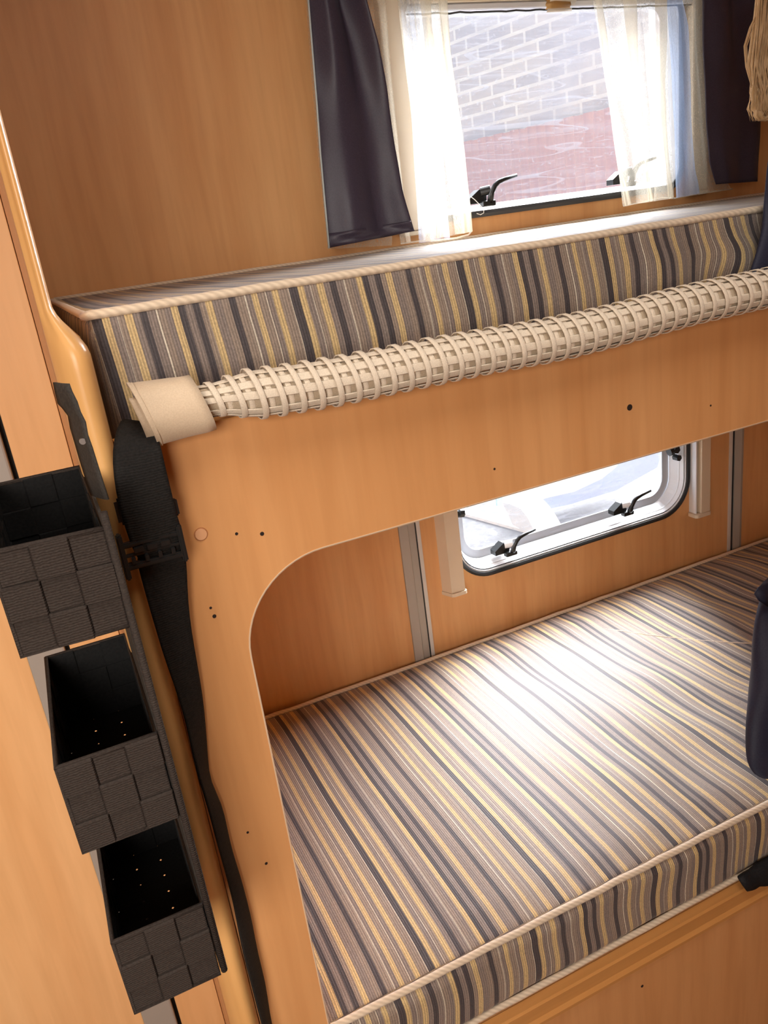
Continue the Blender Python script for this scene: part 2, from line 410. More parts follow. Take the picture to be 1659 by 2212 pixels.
for px, sgn in (((984, 1112), 1), ((1462, 972), -1)):
    c = at(*px, .0)
    st = finish('stay_knob', MB().cyl((c.x, .02, c.z), (0, -1, 0), .009, .022, 6), M['latchblack'], w)
    finish('stay_arm', MB().box((c.x - .008 * sgn - .006, .012, c.z + .002), (c.x - .008 * sgn + .006, .03, c.z + .09), .002), M['latchblack'], st)
    finish('thumb_wheel', MB().cyl((c.x + .010 * sgn, .004, c.z - .0), (sgn, 0, -.2), .010, .010, 8), M['latchblack'], st)
    finish('stay_nut', MB().cyl((c.x - .004 * sgn, .012, c.z - .020), (0, -1, 0), .0075, .016, 6), M['latchblack'], st)

# blinds
def blind_rail(x0, x1, z0, z1, label):
    t = thing('blind_guide_rail', ((x0 + x1) / 2, 0, z0), label, 'blind rail', 'blind guide rails')
    q = MB(); q.prism([(x0, 0), (x0 + .010, -.024), (x1 - .001, -.026), (x1, -.024), (x1, 0)], lambda p: (p[0], p[1], z0 + .008), lambda p: (p[0], p[1], z1))
    finish('rail', q, M['cream'], t)
    q = MB(); q.prism([(x0 - .0015, 0), (x0 + .009, -.026), (x0 + .014, -.029), (x1 - .002, -.029), (x1 + .0025, -.026), (x1 + .0025, 0)], lambda p: (p[0], p[1], z0), lambda p: (p[0], p[1], z0 + .0075))
    finish('end_cap', q, M['cream'], t)
    return t
blind_rail(.651, .693, -.742, -.2, 'cream plastic blind rail with end cap left of the low window')
t = thing('blind_guide_rail', (1.342, 0, -.74), 'cream plastic blind rail with pale slot right of the low window', 'blind rail', 'blind guide rails')
q = MB(); q.box((1.334, -.028, -.736), (1.362, 0, -.2), .0015); finish('rail', q, M['cream'], t)
q = MB(); q.box((1.3225, -.022, -.736), (1.3265, 0, -.2), .001); finish('slot_lip', q, M['white'], t)
q = MB(); q.box((1.3265, -.006, -.736), (1.334, 0, -.2)); finish('slot', q, M['black'], t)
q = MB().prism(rr(1.316, 1.364, -.032, 0, .008, 4), lambda p: (p[0], p[1], -.744), lambda p: (p[0], p[1], -.736)); finish('end_cap', q, M['cream'], t)
t = thing('roller_blind', ((W1[0] + W1[1]) / 2, -.02, .33), 'beige roller blind cassette along the top of the upper window', 'blind')
q = MB(); q.prism([(0, .440), (-.026, .440), (-.032, .42), (-.032, .350), (-.026, .341), (0, .341)], lambda p: (.60, p[0], p[1] + .002), lambda p: (1.38, p[0], p[1] + .002))
finish('cassette', q, M['cassette'], t)
finish('bottom_bar', MB().box((.6955, -.026, .3290), (1.3065, -.006, .3390), .003), M['cream'], t)
finish('bar_lip', MB().box((.6955, -.022, .3185), (1.3065, -.004, .3270), .0015), M['white'], t)
finish('wavy_seal', MB().tube([(.6955 + .611 * i / 60, -.018, .3150 + .0016 * nz0(i)) for i in range(61)], .0016, 6), M['rubber'], t)
for x0, x1, lb in ((.645, .694, 'wide cream blind rail beside the left navy curtain'), (1.308, 1.35, 'cream blind rail behind the pale blue voile')):
    u = thing('blind_guide_rail', ((x0 + x1) / 2, 0, -.02), lb, 'blind rail', 'blind guide rails')
    finish('rail', MB().box((x0, -.022, -.020), (x1, 0, .342), .004), M['cream'], u)
    finish('end_cap', MB().box((x0 - .001, -.024, -.028), (x1 + .001, 0, -.0205), .003), M['cream'], u)
# tape on the blind
a, b = at(1178, 34, -.03), at(1230, 14, -.03)
q = MB(); n = 6
rows = []
for i in range(n + 1):
    z = .312 + .018 * i / n; y = -.031 - .004 * math.sin(PI * i / n)
    rows.append([(a.x + .002 * math.sin(i * 2), y, z), (a.x + .018, y - .001, z), (b.x + .001 * math.cos(i * 3), y, z)])
q.loft(rows, False, False)
tp_ = thing('tape_tab', (a.x, -.03, .312), 'brown strip of tape on the blind above the upper pane', 'tape')
o = finish('tape', q, M['tape'], tp_); mod(o, 'SOLIDIFY', thickness=.0006)
q = MB(); q.loft([[(a.x + .001, -.032, .3075), (b.x + .003, -.031, .3085)], [(a.x + .004, -.033, .313), (b.x + .003, -.033, .313)]], False, False)
o = finish('white_backing', q, M['paper'], tp_); mod(o, 'SOLIDIFY', thickness=.0006)
q = MB(); c0, c1 = at(1187, 12, -.036), at(1243, 10, -.036)
q.loft([[(c0.x, -.0335, c0.z), (c1.x, -.0335, c0.z)], [(c0.x + .004, -.0365, c0.z + .012), (c1.x + .006, -.0365, c0.z + .012)], [(c0.x + .006, -.0345, c0.z + .05), (c1.x + .008, -.0345, c0.z + .05)]], False, False)
o = finish('pull_tab', q, M['paper']); mod(o, 'SOLIDIFY', thickness=.0008)
tag(o, 'white tab hanging over the blind cassette above the brown tape', 'tape')

# ------------------------------------------------------------------ partition, wardrobe on the left
t = thing('partition', (.02, -.35, ZF), 'thin end partition of the bunk bed with rounded beech edging', 'partition')
q = MB(); q.box((.0122, -.66, ZF), (.0222, -.001, ZC - .002))
finish('upper_panel', q, M['wood'], t)
q = MB(); q.box((.0222, -.66, ZF), (.0385, -.001, -.055))
finish('lower_panel', q, M['wood'], t)
q = MB(); rings = []
zs = [ZF + .002, -1.0, -.6, -.3, -.12, -.075, -.066, -.060, -.055, -.050, -.045, -.040, -.034, -.028, -.02, .1, .4, ZC - .003]
for z in zs:
    s_ = min(max((z + .066) / .040, 0), 1); s_ = s_ * s_ * (3 - 2 * s_)
    l, r_ = .0120, .0408 + (.0226 - .0408) * s_
    ap = -.722 + (.016) * s_; bk = -.655
    wd = r_ - l
    prof = [(l, bk), (l, -.690 - .004 * (1 - s_)), (l + .02 * wd, -.698 - .006 * (1 - s_)), (l + .2 * wd, ap + .008), (l + .38 * wd, ap + .003), (l + .55 * wd, ap), (l + .72 * wd, ap + .001), (l + .88 * wd, ap + .006), (l + .97 * wd, ap + .014), (r_, ap + .025), (r_, bk)]
    rings.append([(x, y, z) for x, y in prof])
q.loft(rings, True, True)
finish('edge_trim', q, M['wood_solid'], t)

t = thing('wardrobe', (-.5, -.28, ZF), 'orange beech wardrobe front at the left behind the hanging baskets', 'wardrobe')
YW = -.30
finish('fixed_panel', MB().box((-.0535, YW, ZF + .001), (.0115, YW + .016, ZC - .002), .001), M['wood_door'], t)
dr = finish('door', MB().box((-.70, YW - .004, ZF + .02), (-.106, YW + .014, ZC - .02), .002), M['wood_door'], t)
finish('edge_trim', MB().box((-.1065, YW - .007, ZF + .02), (-.0595, YW + .013, ZC - .02), .003), M['alu'], dr)
finish('carcass', MB().box((-.70, YW + .018, ZF + .001), (.0115, -.002, ZC - .002)), M['black'], t)

# ------------------------------------------------------------------ bunk front panel (rail + post in one board)
XE, ZR, ZT, RA = .1115, -.2715, -.137, .086
X_END = 1.87
t = thing('bunk_front_panel', (.9, -.70, ZF), 'beech bunk rail board with rounded cut-out and column, across the middle', 'bunk panel')
poly = [(.0412, ZF + .001), (XE, ZF + .001)]
arc = []
for k in range(15):
    a = PI - (PI / 2) * k / 14
    arc.append((XE + RA + RA * math.cos(a), ZR - RA + RA * math.sin(a)))
arc2 = [(X_END - .07 - RA + RA * math.cos(PI / 2 - PI / 2 * k / 10), ZR - RA + RA * math.sin(PI / 2 - PI / 2 * k / 10)) for k in range(11)]
poly += arc + arc2 + [(X_END - .07, ZF + .001), (X_END, ZF + .001), (X_END, ZT), (.0412, ZT)]
YP = -.705
finish('board', MB().prismY(poly, YP, YP + .015), M['wood'], t)
path = [(XE, ZF + .002)] + arc + arc2 + [(X_END - .07, ZF + .002)]
off = []
for i, p in enumerate(path):
    a, b = path[max(i - 1, 0)], path[min(i + 1, len(path) - 1)]
    d = Vector((b[0] - a[0], b[1] - a[1])).normalized(); off.append((p[0] + d.y * .0016, p[1] - d.x * .0016))
q = MB(); q.loft([[(x, YP - .0003, z) for x, z in path], [(x, YP + .0153, z) for x, z in path], [(x, YP + .0153, z) for x, z in off], [(x, YP - .0003, z) for x, z in off], [(x, YP - .0003, z) for x, z in path]], False, False)
finish('edge_band', q, M['edgeband'], t)
finish('top_band', MB().box((.0412, YP - .0003, ZT), (X_END, YP + .0153, ZT + .0012)), M['wood_lip'], t)
for (px, py), r_ in (((511, 1153), .0014), ((566, 1153), .0019), ((455, 1313), .0012), ((463, 1331), .0018), ((535, 1798), .0013), ((575, 1865), .0015), ((1360, 880), .0034), ((1068, 1013), .0012), ((1535, 876), .0011)):
    c = at(px, py, YP)
    finish('screw_hole', MB().cyl((c.x, YP - .0004, c.z), (0, 1, 0), r_, .004, 12), M['hole'], t)
c = at(434, 1154, YP)
cp = finish('screw_cap', MB().cyl((c.x, YP + .001, c.z), (0, -1, 0), .0056, .0022, 24, .0050), M['cap'], t)
finish('cap_rim', MB().cyl((c.x, YP - .0003, c.z), (0, 1, 0), .0061, .003, 24), M['caprim'], t)

# lower bunk front and base, upper bunk base
t = thing('bed_box', (1.0, -.69, ZF), 'beech bed box front with rounded lip under the lower mattress', 'bed box')
finish('front_board', MB().box((XE + .002, -.7005, ZF + .001), (X_END - .072, -.686, -1.0135)), M['wood'], t)
q = MB(); q.prism([(-.686, -.9835), (-.699, -.9835), (-.7015, -.986), (-.7015, -1.006), (-.7055, -1.011), (-.7055, -1.016), (-.702, -1.0195), (-.7007, -1.0195), (-.7007, -1.0135), (-.686, -1.0135)],
                  lambda p: (XE + .002, p[0], p[1]), lambda p: (X_END - .072, p[0], p[1]))
finish('lip', q, M['wood_lip'], t)
finish('slab', MB().box((.0415, -.685, -1.0), (X_END, -.002, -.984)), M['wood'], t)
c = at(1387, 2130, -.7005)
finish('screw_hole', MB().cyl((c.x, -.701, c.z), (0, 1, 0), .0022, .004, 12), M['hole'], t)
o = finish('bunk_board', MB().box((.0415, -.688, -.178), (X_END, -.002, -.162)), M['wood'])
tag(o, 'flat board carrying the upper striped mattress behind the bunk rail', 'bunk board')

# ------------------------------------------------------------------ mattresses
def frange(a, b, n): return [a + (b - a) * i / n for i in range(n + 1)]
def axis_pts(a, b, r, n):
    e = [0, .15, .35, .6, 1.0]
    return [a + r * v for v in e] + frange(a + r, b - r, n)[1:-1] + [b - r * v for v in reversed(e)]
def cushion(x0, x1, y0, y1, z0, z1, r, nx, ny, nz, disp, sufun):
    lo, hi = (x0, y0, z0), (x1, y1, z1)
    A = [axis_pts(lo[i], hi[i], r, n) for i, n in enumerate((nx, ny, nz))]
    bm = bmesh.new(); cache = {}
    lay = bm.verts.layers.float.new('su')
    def vert(p, side):
        key = tuple(round(c, 6) for c in p)
        if key in cache: return cache[key]
        qv = Vector([min(max(p[i], lo[i] + r), hi[i] - r) for i in range(3)]); d = Vector(p) - qv
        nrm = d.normalized() if d.length > 1e-9 else Vector((0, 0, 1))
        co = qv + nrm * r
        v = bm.verts.new(co + disp(co, nrm)); v[lay] = sufun(co, nrm)
        cache[key] = v; return v
    for ax in range(3):
        u, w_ = [(1, 2), (0, 2), (0, 1)][ax]
        for side in (0, 1):
            for i in range(len(A[u]) - 1):
                for j in range(len(A[w_]) - 1):
                    vs = []
                    for di, dj in ((0, 0), (1, 0), (1, 1), (0, 1)):
                        p = [0, 0, 0]; p[ax] = (lo, hi)[side][ax]; p[u] = A[u][i + di]; p[w_] = A[w_][j + dj]
                        vs.append(vert(p, side))
                    try: f = bm.faces.new(vs); f.smooth = True
                    except ValueError: pass
    q = MB(); q.bm = bm; return q
def sst(a, b, x):
    t_ = min(max((x - a) / (b - a), 0), 1); return t_ * t_ * (3 - 2 * t_)
nz_ = lambda *p: noise.noise(Vector(p))

# upper mattress
UX0, UX1, UY0, UY1, UZ0, UZ1 = .0445, 1.85, -.655, -.006, -.160, -.0465
def udisp(c, n):
    d = Vector((0, 0, 0))
    if n.z > .5: d.z += .006 * sst(-.2, -.6, c.y) + .0012 * nz_(c.x * 9, c.y * 6, 3)
    if n.y < -.5:
        k = sst(UZ0 - .01, UZ0 + .05, c.z) * sst(UZ1 + .008, UZ1 - .055, c.z)
        d.y -= .011 * k + .006 * k * sst(.45, .8, c.x) * math.sin(c.x * 55 + 25 * c.z) 
    if n.z > .2 and n.y < -.2: d.z += .004
    if n.x < -.5: d.x += .0
    return d
def usu(c, n):
    s = c.x
    if n.x < -.7: return .02 + (c.y - UY0) * .9
    if n.y < -.3:
        s += .0055 * sst(UZ1, UZ1 - .035, c.z) * sst(.5, .8, c.x) * math.sin((c.z + .05) * 75 + c.x * 9) + .003 * nz_(c.x * 5, c.z * 9, 1)
        s += (c.z - UZ1) * .06
    else:
        s += .004 * nz_(c.x * 4, c.y * 6, 5) + .06
    return s
t = thing('mattress', (.95, -.33, UZ0), 'upper striped mattress with cream piping on the top bunk', 'mattress', 'striped bunk mattresses')
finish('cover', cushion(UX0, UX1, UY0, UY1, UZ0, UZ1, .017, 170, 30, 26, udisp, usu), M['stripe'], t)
zf = UZ1 + .0065
def line(a, b, n, wob=.0006, ph=0):
    a, b = Vector(a), Vector(b)
    return [a.lerp(b, i / n) + Vector((0, wob * nz_(i * .7, ph, 1), wob * 1.5 * nz_(i * .5, ph, 7))) for i in range(n + 1)]
def piping(name, pts, r, parent):
    return finish(name, MB().tube(pts, r, 10), M['piping'], parent)
piping('front_piping', [(UX0 + .001, UY0 + .012, zf - .001)] + line((UX0 + .006, UY0 + .003, zf), (UX1, UY0 + .003, zf + .0005), 60), .0040, t)
piping('back_piping', line((UX0 + .006, UY1 - .003, UZ1 + .0005), (UX1, UY1 - .003, UZ1 + .0005), 40, .0005, 4), .0035, t)
piping('end_piping', line((UX0 + .003, UY1 - .006, UZ1 - .0005), (UX0 + .003, UY0 + .008, zf - .001), 20, .0005, 9), .0038, t)
piping('bottom_piping', line((UX0 + .005, UY0 - .002, UZ0 + .003), (UX1, UY0 - .002, UZ0 + .003), 20, .0005, 3), .0038, t)

# lower mattress
LX0, LX1, LY0, LY1, LZ0, LZ1 = .043, 1.85, -.683, -.014, -.979, -.8705
def ldisp(c, n):
    d = Vector((0, 0, 0))
    if n.z > .5:
        e = sst(LY0, LY0 + .06, c.y) * sst(LY1, LY1 - .08, c.y)
        d.z += .005 * e
        k = e * sst(.45, .95, c.x)
        u = c.x * .9 + c.y * .55
        d.z += .0035 * k * math.sin(u * 42 + 2.2 * nz_(c.x * 4, c.y * 4, 2)) * (.4 + .6 * nz_(c.x * 3, c.y * 3, 8)) + .0025 * k * nz_(c.x * 10, c.y * 10, 2)
        d.z += .0008 * nz_(c.x * 25, c.y * 8, 4)
    if n.y < -.5:
        k = sst(LZ0, LZ0 + .02, c.z) * sst(LZ1, LZ1 - .02, c.z)
        d.y -= .004 * k + .0022 * k * math.sin(c.x * 30 + 20 * c.z)
    return d
def lsu(c, n):
    if n.y < -.5: return c.x + .055 + .002 * math.sin(c.z * 60 + c.x * 12)
    if n.y > .5: return c.x + .02
    k = sst(.4, .9, c.x)
    return c.x + .008 * k * nz_(c.x * 6, c.y * 6.5, 2) + .012 * (.3 + .7 * k) * nz_(c.x * 2.2, c.y * 3.2, 11) + .05 * (c.y + .7) ** 2 * .3
t = thing('mattress', (.95, -.35, LZ0), 'large lower striped mattress with cream piping seen through the bunk cut-out', 'mattress', 'striped bunk mattresses')
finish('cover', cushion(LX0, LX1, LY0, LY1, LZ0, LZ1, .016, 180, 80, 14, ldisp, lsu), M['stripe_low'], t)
zt = LZ1 + .001
piping('front_piping', line((LX0, LY0 + .001, zt), (LX1, LY0 + .001, zt), 70, .001, 2), .0045, t)
piping('back_piping', line((LX0, LY1 - .008, zt + .0015), (LX1, LY1 - .008, zt + .0015), 60, .001, 5), .0042, t)
piping('bottom_piping', line((LX0, LY0 - .001, LZ0 + .003), (LX1, LY0 - .001, LZ0 + .003), 50, .001, 8), .0045, t)
piping('end_piping', line((LX0 + .003, LY1 - .008, zt), (LX0 + .003, LY0 + .004, zt), 20, .0005, 9), .004, t)
def on_low(px, py):
    d = ray(px, py); return CAM + d * ((LZ1 + .0048 - CAM.z) / d.z)
pts = [on_low(*p) for p in ((1230, 1348), (1290, 1357), (1338, 1363), (1390, 1371), (1440, 1377), (1500, 1383), (1560, 1388), (1630, 1391), (1700, 1392))]
finish('seam_ridge', MB().tube(pts, [.0006, .0014, .002, .0022, .0022, .0022, .0022, .002, .0018], 6), M['piping'], t)

# ------------------------------------------------------------------ rolled safety net on the rail
NA, NB = at(452, 862, -.7275), at(1659, 612, -.7275)
def nax(s):                                     # axis of the roll, s = x
    f_ = (s - NA.x) / (NB.x - NA.x)
    return Vector((s, -.7275 + .0012 * math.sin(s * 14), -.1146 - .0073 * math.sin(PI * min(max(f_, 0), 1)) + .0012 * math.sin(s * 23)))
def nrad(s): return 1.0 - .34 * sst(.158, .118, s) 
net = thing('safety_net', (NA.x, -.7275, -.14), 'off-white webbing safety net rolled up along the top of the bunk rail', 'net')
R0 = .0200
XN1 = .98
q = MB(); S_ = frange(.096, XN1, 72)
q.tube([nax(s) for s in S_], [R0 * .84 * nrad(s) for s in S_], 14)
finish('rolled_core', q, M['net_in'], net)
def circ(s, ang, r): return nax(s) + Vector((0, math.cos(ang) * r, math.sin(ang) * r))
k = 0
for deg in (100, 140, 180, 222, 262, 305):     # ribbons of threads running along the roll
    q = MB()
    a0 = math.radians(deg); hw = math.radians(11.5)
    rows = []
    for s in S_:
        a = a0 + .10 * math.sin(s * 5 + deg)
        r_ = R0 * .92 * nrad(s)
        rows.append([circ(s, a - hw + 2 * hw * j / 8, r_ + .0007 * (j % 2)) for j in range(9)])
    q.loft(rows, False, False)
    o = finish('thread_ribbon', q, M['net'], net); mod(o, 'SOLIDIFY', thickness=.0012)
def band(s, r, half, slant, a0, a1, n=20):
    q = MB(); rows = []
    for j in range(n + 1):
        a = a0 + (a1 - a0) * j / n
        ss = s + slant * math.cos(a - math.radians(255))
        rows.append([circ(ss - half, a, r), circ(ss - half * .8, a, r + .0006), circ(ss + half * .8, a, r + .0006), circ(ss + half, a, r)])
    q.loft(rows, False, False); return q
s = .1225; i = 0
while s < XN1 - .01:
    r_ = R0 * (1.05 + .035 * nz_(i * 1.7, 3, 1)) * nrad(s)
    o = finish('outer_band', band(s + .0015 * nz_(i, 9, 2), r_, .0027, .0035 + .0015 * nz_(i, 4, 4), 0, 2 * PI), M['net'], net)
    mod(o, 'SOLIDIFY', thickness=.001)
    if i % 1 == 0 and s < XN1 - .02:
        o = finish('inner_band', band(s + .0085, R0 * .84 * nrad(s + .008), .0025, .002, 0, 2 * PI, 16), M['net'], net); mod(o, 'SOLIDIFY', thickness=.001)
    s += .0163; i += 1
# canvas cuff, open at the left, wrapped round the roll
def cuff_sheet(xa, xb, ra, rb, a0, a1, skew, n=26, mx=6):
    q = MB(); rows = []
    for j in range(n + 1):
        a = a0 + (a1 - a0) * j / n; row = []
        for i_ in range(mx + 1):
            f_ = i_ / mx
            s = xa + (xb - xa) * f_ - skew * math.sin(a)
            r_ = ra + (rb - ra) * f_ + .0009 * nz_(a * 2, f_ * 3, 6)
            cc = nax(.126) + Vector((s - .126, 0, -.0005))
            row.append(cc + Vector((0, math.cos(a) * r_ * .95, math.sin(a) * r_ * 1.08)))
        rows.append(row)
    q.loft(rows, False, False); return q
o = finish('canvas_cuff', cuff_sheet(.0655, .1125, .0235, .0215, math.radians(62), math.radians(325), .0058), M['canvas'], net); mod(o, 'SOLIDIFY', thickness=.0014)
o = finish('cuff_hem', cuff_sheet(.0650, .0690, .0243, .0241, math.radians(62), math.radians(325), .0058), M['canvas'], net); mod(o, 'SOLIDIFY', thickness=.0012)
o = finish('cuff_flap', cuff_sheet(.060, .085, .0195, .0200, math.radians(130), math.radians(318), .004), M['canvas'], net); mod(o, 'SOLIDIFY', thickness=.0012)

# ------------------------------------------------------------------ black strap with buckle
sp = thing('webbing_strap', (.05, -.73, -.8), 'black webbing strap with slide buckle hanging between partition edge and column', 'strap')
ED = [((262, 905), (330, 912), -.716, -.734), ((246, 950), (346, 958), -.732, -.742), ((243, 1000), (355, 1003), -.738, -.742), ((250, 1060), (369, 1060), -.740, -.742),
      ((262, 1110), (379, 1105), -.740, -.740), ((280, 1170), (395, 1155), -.738, -.736), ((300, 1215), (400, 1195), -.736, -.733)]
ED2 = [((292, 1200), (400, 1182), -.731, -.729), ((305, 1250), (403, 1235), -.732, -.728), ((322, 1310), (405, 1300), -.731, -.726), ((340, 1370), (412, 1360), -.731, -.723),
       ((358, 1430), (424, 1430), -.731, -.722), ((385, 1500), (436, 1500), -.731, -.718), ((405, 1570), (443, 1570), -.733, -.716), ((420, 1640), (447, 1640), -.735, -.716), ((433, 1690), (452, 1690), -.736, -.716),
       ((452, 1750), (478, 1735), -.735, -.718), ((464, 1800), (489, 1790), -.733, -.718), ((478, 1850), (500, 1840), -.732, -.718), ((492, 1900), (517, 1890), -.731, -.718), ((506, 1955), (532, 1945), -.731, -.716), ((516, 2010), (545, 2000), -.731, -.715), ((528, 2070), (555, 2060), -.731, -.715), ((545, 2130), (572, 2120), -.732, -.715), ((560, 2190), (580, 2185), -.732, -.715), ((580, 2260), (594, 2255), -.732, -.715), ((620, 2420), (640, 2420), -.732, -.715)]
def ribbon(ed, bulge):
    q = MB(); rows = []
    for (a, b, ya, yb) in ed:
        A, B_ = at(*a, ya), at(*b, yb)
        rows.append([A.lerp(B_, j / 6) + Vector((0, -bulge * math.sin(PI * j / 6), 0)) for j in range(7)])
    q.loft(rows, False, False); return q
def smooth_sub(o, th):
    mod(o, 'SUBSURF', levels=1, render_levels=1); mod(o, 'SOLIDIFY', thickness=th, offset=0)
o = finish('upper_webbing', ribbon(ED, .003), M['strap'], sp); smooth_sub(o, .0022)
o = finish('lower_webbing', ribbon(ED2, .0015), M['strap'], sp); smooth_sub(o, .002)
# ladder buckle
c = at(330, 1187, -.738); ex = (at(395, 1172, -.738) - at(270, 1205, -.738)); wL = ex.length / 2; ex.normalize(); ez = Vector((0, -1, 0)).cross(ex).normalized() * -1
if ez.z < 0: ez = -ez
def obox(q, c, hx, hy, hz, bev=.0012):
    r = bmesh.ops.create_cube(q.bm, size=2)
    for v in r['verts']:
        v.co = Vector(c) + ex * (v.co.x * hx) + Vector((0, 1, 0)) * (v.co.y * hy) + ez * (v.co.z * hz)
    es = list({e for v in r['verts'] for e in v.link_edges}); bmesh.ops.bevel(q.bm, geom=es, offset=bev, segments=2, affect='EDGES')
q = MB()
obox(q, c + ex * (wL), .0022, .005, .016); obox(q, c - ex * (wL), .0022, .005, .019)
obox(q, c + ez * .009, wL, .003, .0022); obox(q, c - ez * .009, wL, .004, .0025); obox(q, c, wL, .002, .0012, .0005)
for j in range(4): obox(q, c + ex * (wL * (-.7 + .45 * j)) - ez * .004 + Vector((0, -.003, 0)), .0016, .002, .003, .0006)
for j in range(3): obox(q, c + ex * (wL * (-.45 + .45 * j)) + ez * .004 + Vector((0, -.0025, 0)), .004, .0018, .0025, .0006)
finish('buckle', q, M['latchblack'], sp)
c2 = at(262, 1105, -.733)
q = MB(); obox(q, c2, .004, .003, .011, .0025); finish('release_tab', q, M['latchblack'], sp); q = MB(); c3 = at(379, 1095, -.733); obox(q, c3, .002, .003, .007, .0012)
finish('release_tab', q, M['latchblack'], sp)

# ------------------------------------------------------------------ hanging organiser with three baskets
og = thing('hanging_organiser', (-.02, -.75, -.62), 'dark woven hanging organiser with three stacked baskets left of the bunk partition', 'organiser')
BW0, BW1 = -.056, .0125
def patch_panel(nu, nv, o0, du, dv, nrm, h, flip=0, gap=-.0001, chamf=.0001):
    """over-and-under webbing: each crossing a domed square, alternate ones standing proud"""
    q = MB(); o0, du, dv, nrm = map(Vector, (o0, du, dv, nrm))
    lu, lv = du.length, dv.length
    for i in range(nu):
        for j in range(nv):
            hi_ = (i + j + flip) % 2
            gp = gap + (-.0004 if hi_ else .0004) * (h > .002); cu, cv = gp / lu, gp / lv; ku, kv = chamf / lu, chamf / lv
            def P(u, v, k): return o0 + du * (i + u) + dv * (j + v) + nrm * k
            top = h if hi_ else h * .25
            pts = [(cu + ku, cv), (1 - cu - ku, cv), (1 - cu, cv + kv), (1 - cu, 1 - cv - kv), (1 - cu - ku, 1 - cv), (cu + ku, 1 - cv), (cu, 1 - cv - kv), (cu, cv + kv)]
            base = [P(u, v, 0) for u, v in pts]
            mid = [P(u, v, top * .55) for u, v in pts]
            inn = [P(.5 + (u - .5) * .93, .5 + (v - .5) * .93, top) for u, v in pts]
            q.loft([base, mid, inn], True, True, False)
    return q
def basket(zt, flip, tilt=0.0, yf=-.84, dx=0.0):
    hb = .0725; dep = .178
    b = finish('basket', MB().tube([(BW0 + dx, yf, zt), (BW1 + dx, yf, zt - tilt), (BW1, yf + dep, zt), (BW0, yf + dep, zt), (BW0 + dx, yf, zt), (BW1 + dx, yf, zt - tilt)], .0019, 8), M['weave'], og)
    wdt = (BW1 - BW0) / 3; hh = hb / 3
    A = Vector((BW0 + dx, yf, zt - hb))
    finish('front_panel', patch_panel(3, 3, A, (wdt, 0, -tilt / 3), (0, 0, hh), (0, -1, 0), .0032, flip, .0001, .0006), M['weave'], b)
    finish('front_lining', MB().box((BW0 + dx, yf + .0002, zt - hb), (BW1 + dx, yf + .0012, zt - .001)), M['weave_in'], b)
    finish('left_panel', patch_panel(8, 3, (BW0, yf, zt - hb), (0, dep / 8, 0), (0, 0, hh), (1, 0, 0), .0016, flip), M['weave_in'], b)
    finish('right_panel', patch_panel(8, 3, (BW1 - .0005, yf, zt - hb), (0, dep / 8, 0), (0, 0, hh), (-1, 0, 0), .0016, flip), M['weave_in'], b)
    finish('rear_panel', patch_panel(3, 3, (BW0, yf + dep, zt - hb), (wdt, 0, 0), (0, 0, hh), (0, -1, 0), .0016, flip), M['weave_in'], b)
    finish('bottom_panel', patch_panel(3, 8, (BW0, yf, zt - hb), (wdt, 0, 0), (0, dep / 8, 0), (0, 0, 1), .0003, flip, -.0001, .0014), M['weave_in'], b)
    finish('edge_binding', MB().tube([(BW0 + dx, yf - .0005, zt), (BW0 + dx, yf - .0005, zt - hb), (BW1 + dx, yf - .0005, zt - hb)], .0016, 8), M['weave'], b)
    return b
basket(-.159, 0, .002, dx=.001)
basket(-.319, 1)
basket(-.478, 0)
q = MB(); q.box((.0130, -.838, -.548), (.0146, -.662, -.150)); finish('backing_sheet', q, M['backing'], og)
q = MB(); q.tube([(.0158, -.842, -.548), (.0160, -.842, -.35), (.0156, -.841, -.150)], .0026, 8); finish('backing_binding', q, M['weave'], og)
FL = [((114, 826), (146, 829)), ((118, 848), (152, 846)), ((124, 872), (163, 868)), ((134, 882), (170, 890)), ((146, 898), (181, 912)), ((151, 925), (186, 940)), ((160, 955), (196, 968)), ((170, 990), (206, 1000)), ((181, 1025), (217, 1035)), ((196, 1070), (232, 1080))]
q = MB(); rows = []
for i, (a, b) in enumerate(FL):
    ya, yb = -.80, -.825 - .012 * min(i / 5, 1)
    A_, B_ = at(*a, ya), at(*b, yb)
    rows.append([A_.lerp(B_, j / 4) + Vector((0, -.002 * math.sin(PI * j / 4), 0)) for j in range(5)])
q.loft(rows, False, False); o = finish('frayed_tab', q, M['backing'], og); mod(o, 'SOLIDIFY', thickness=.0014)
c = at(178, 952, -.828)
finish('rivet', MB().cyl((c.x, c.y - .001, c.z), (0, -1, 0), .0021, .0018, 10), M['steel'], og)

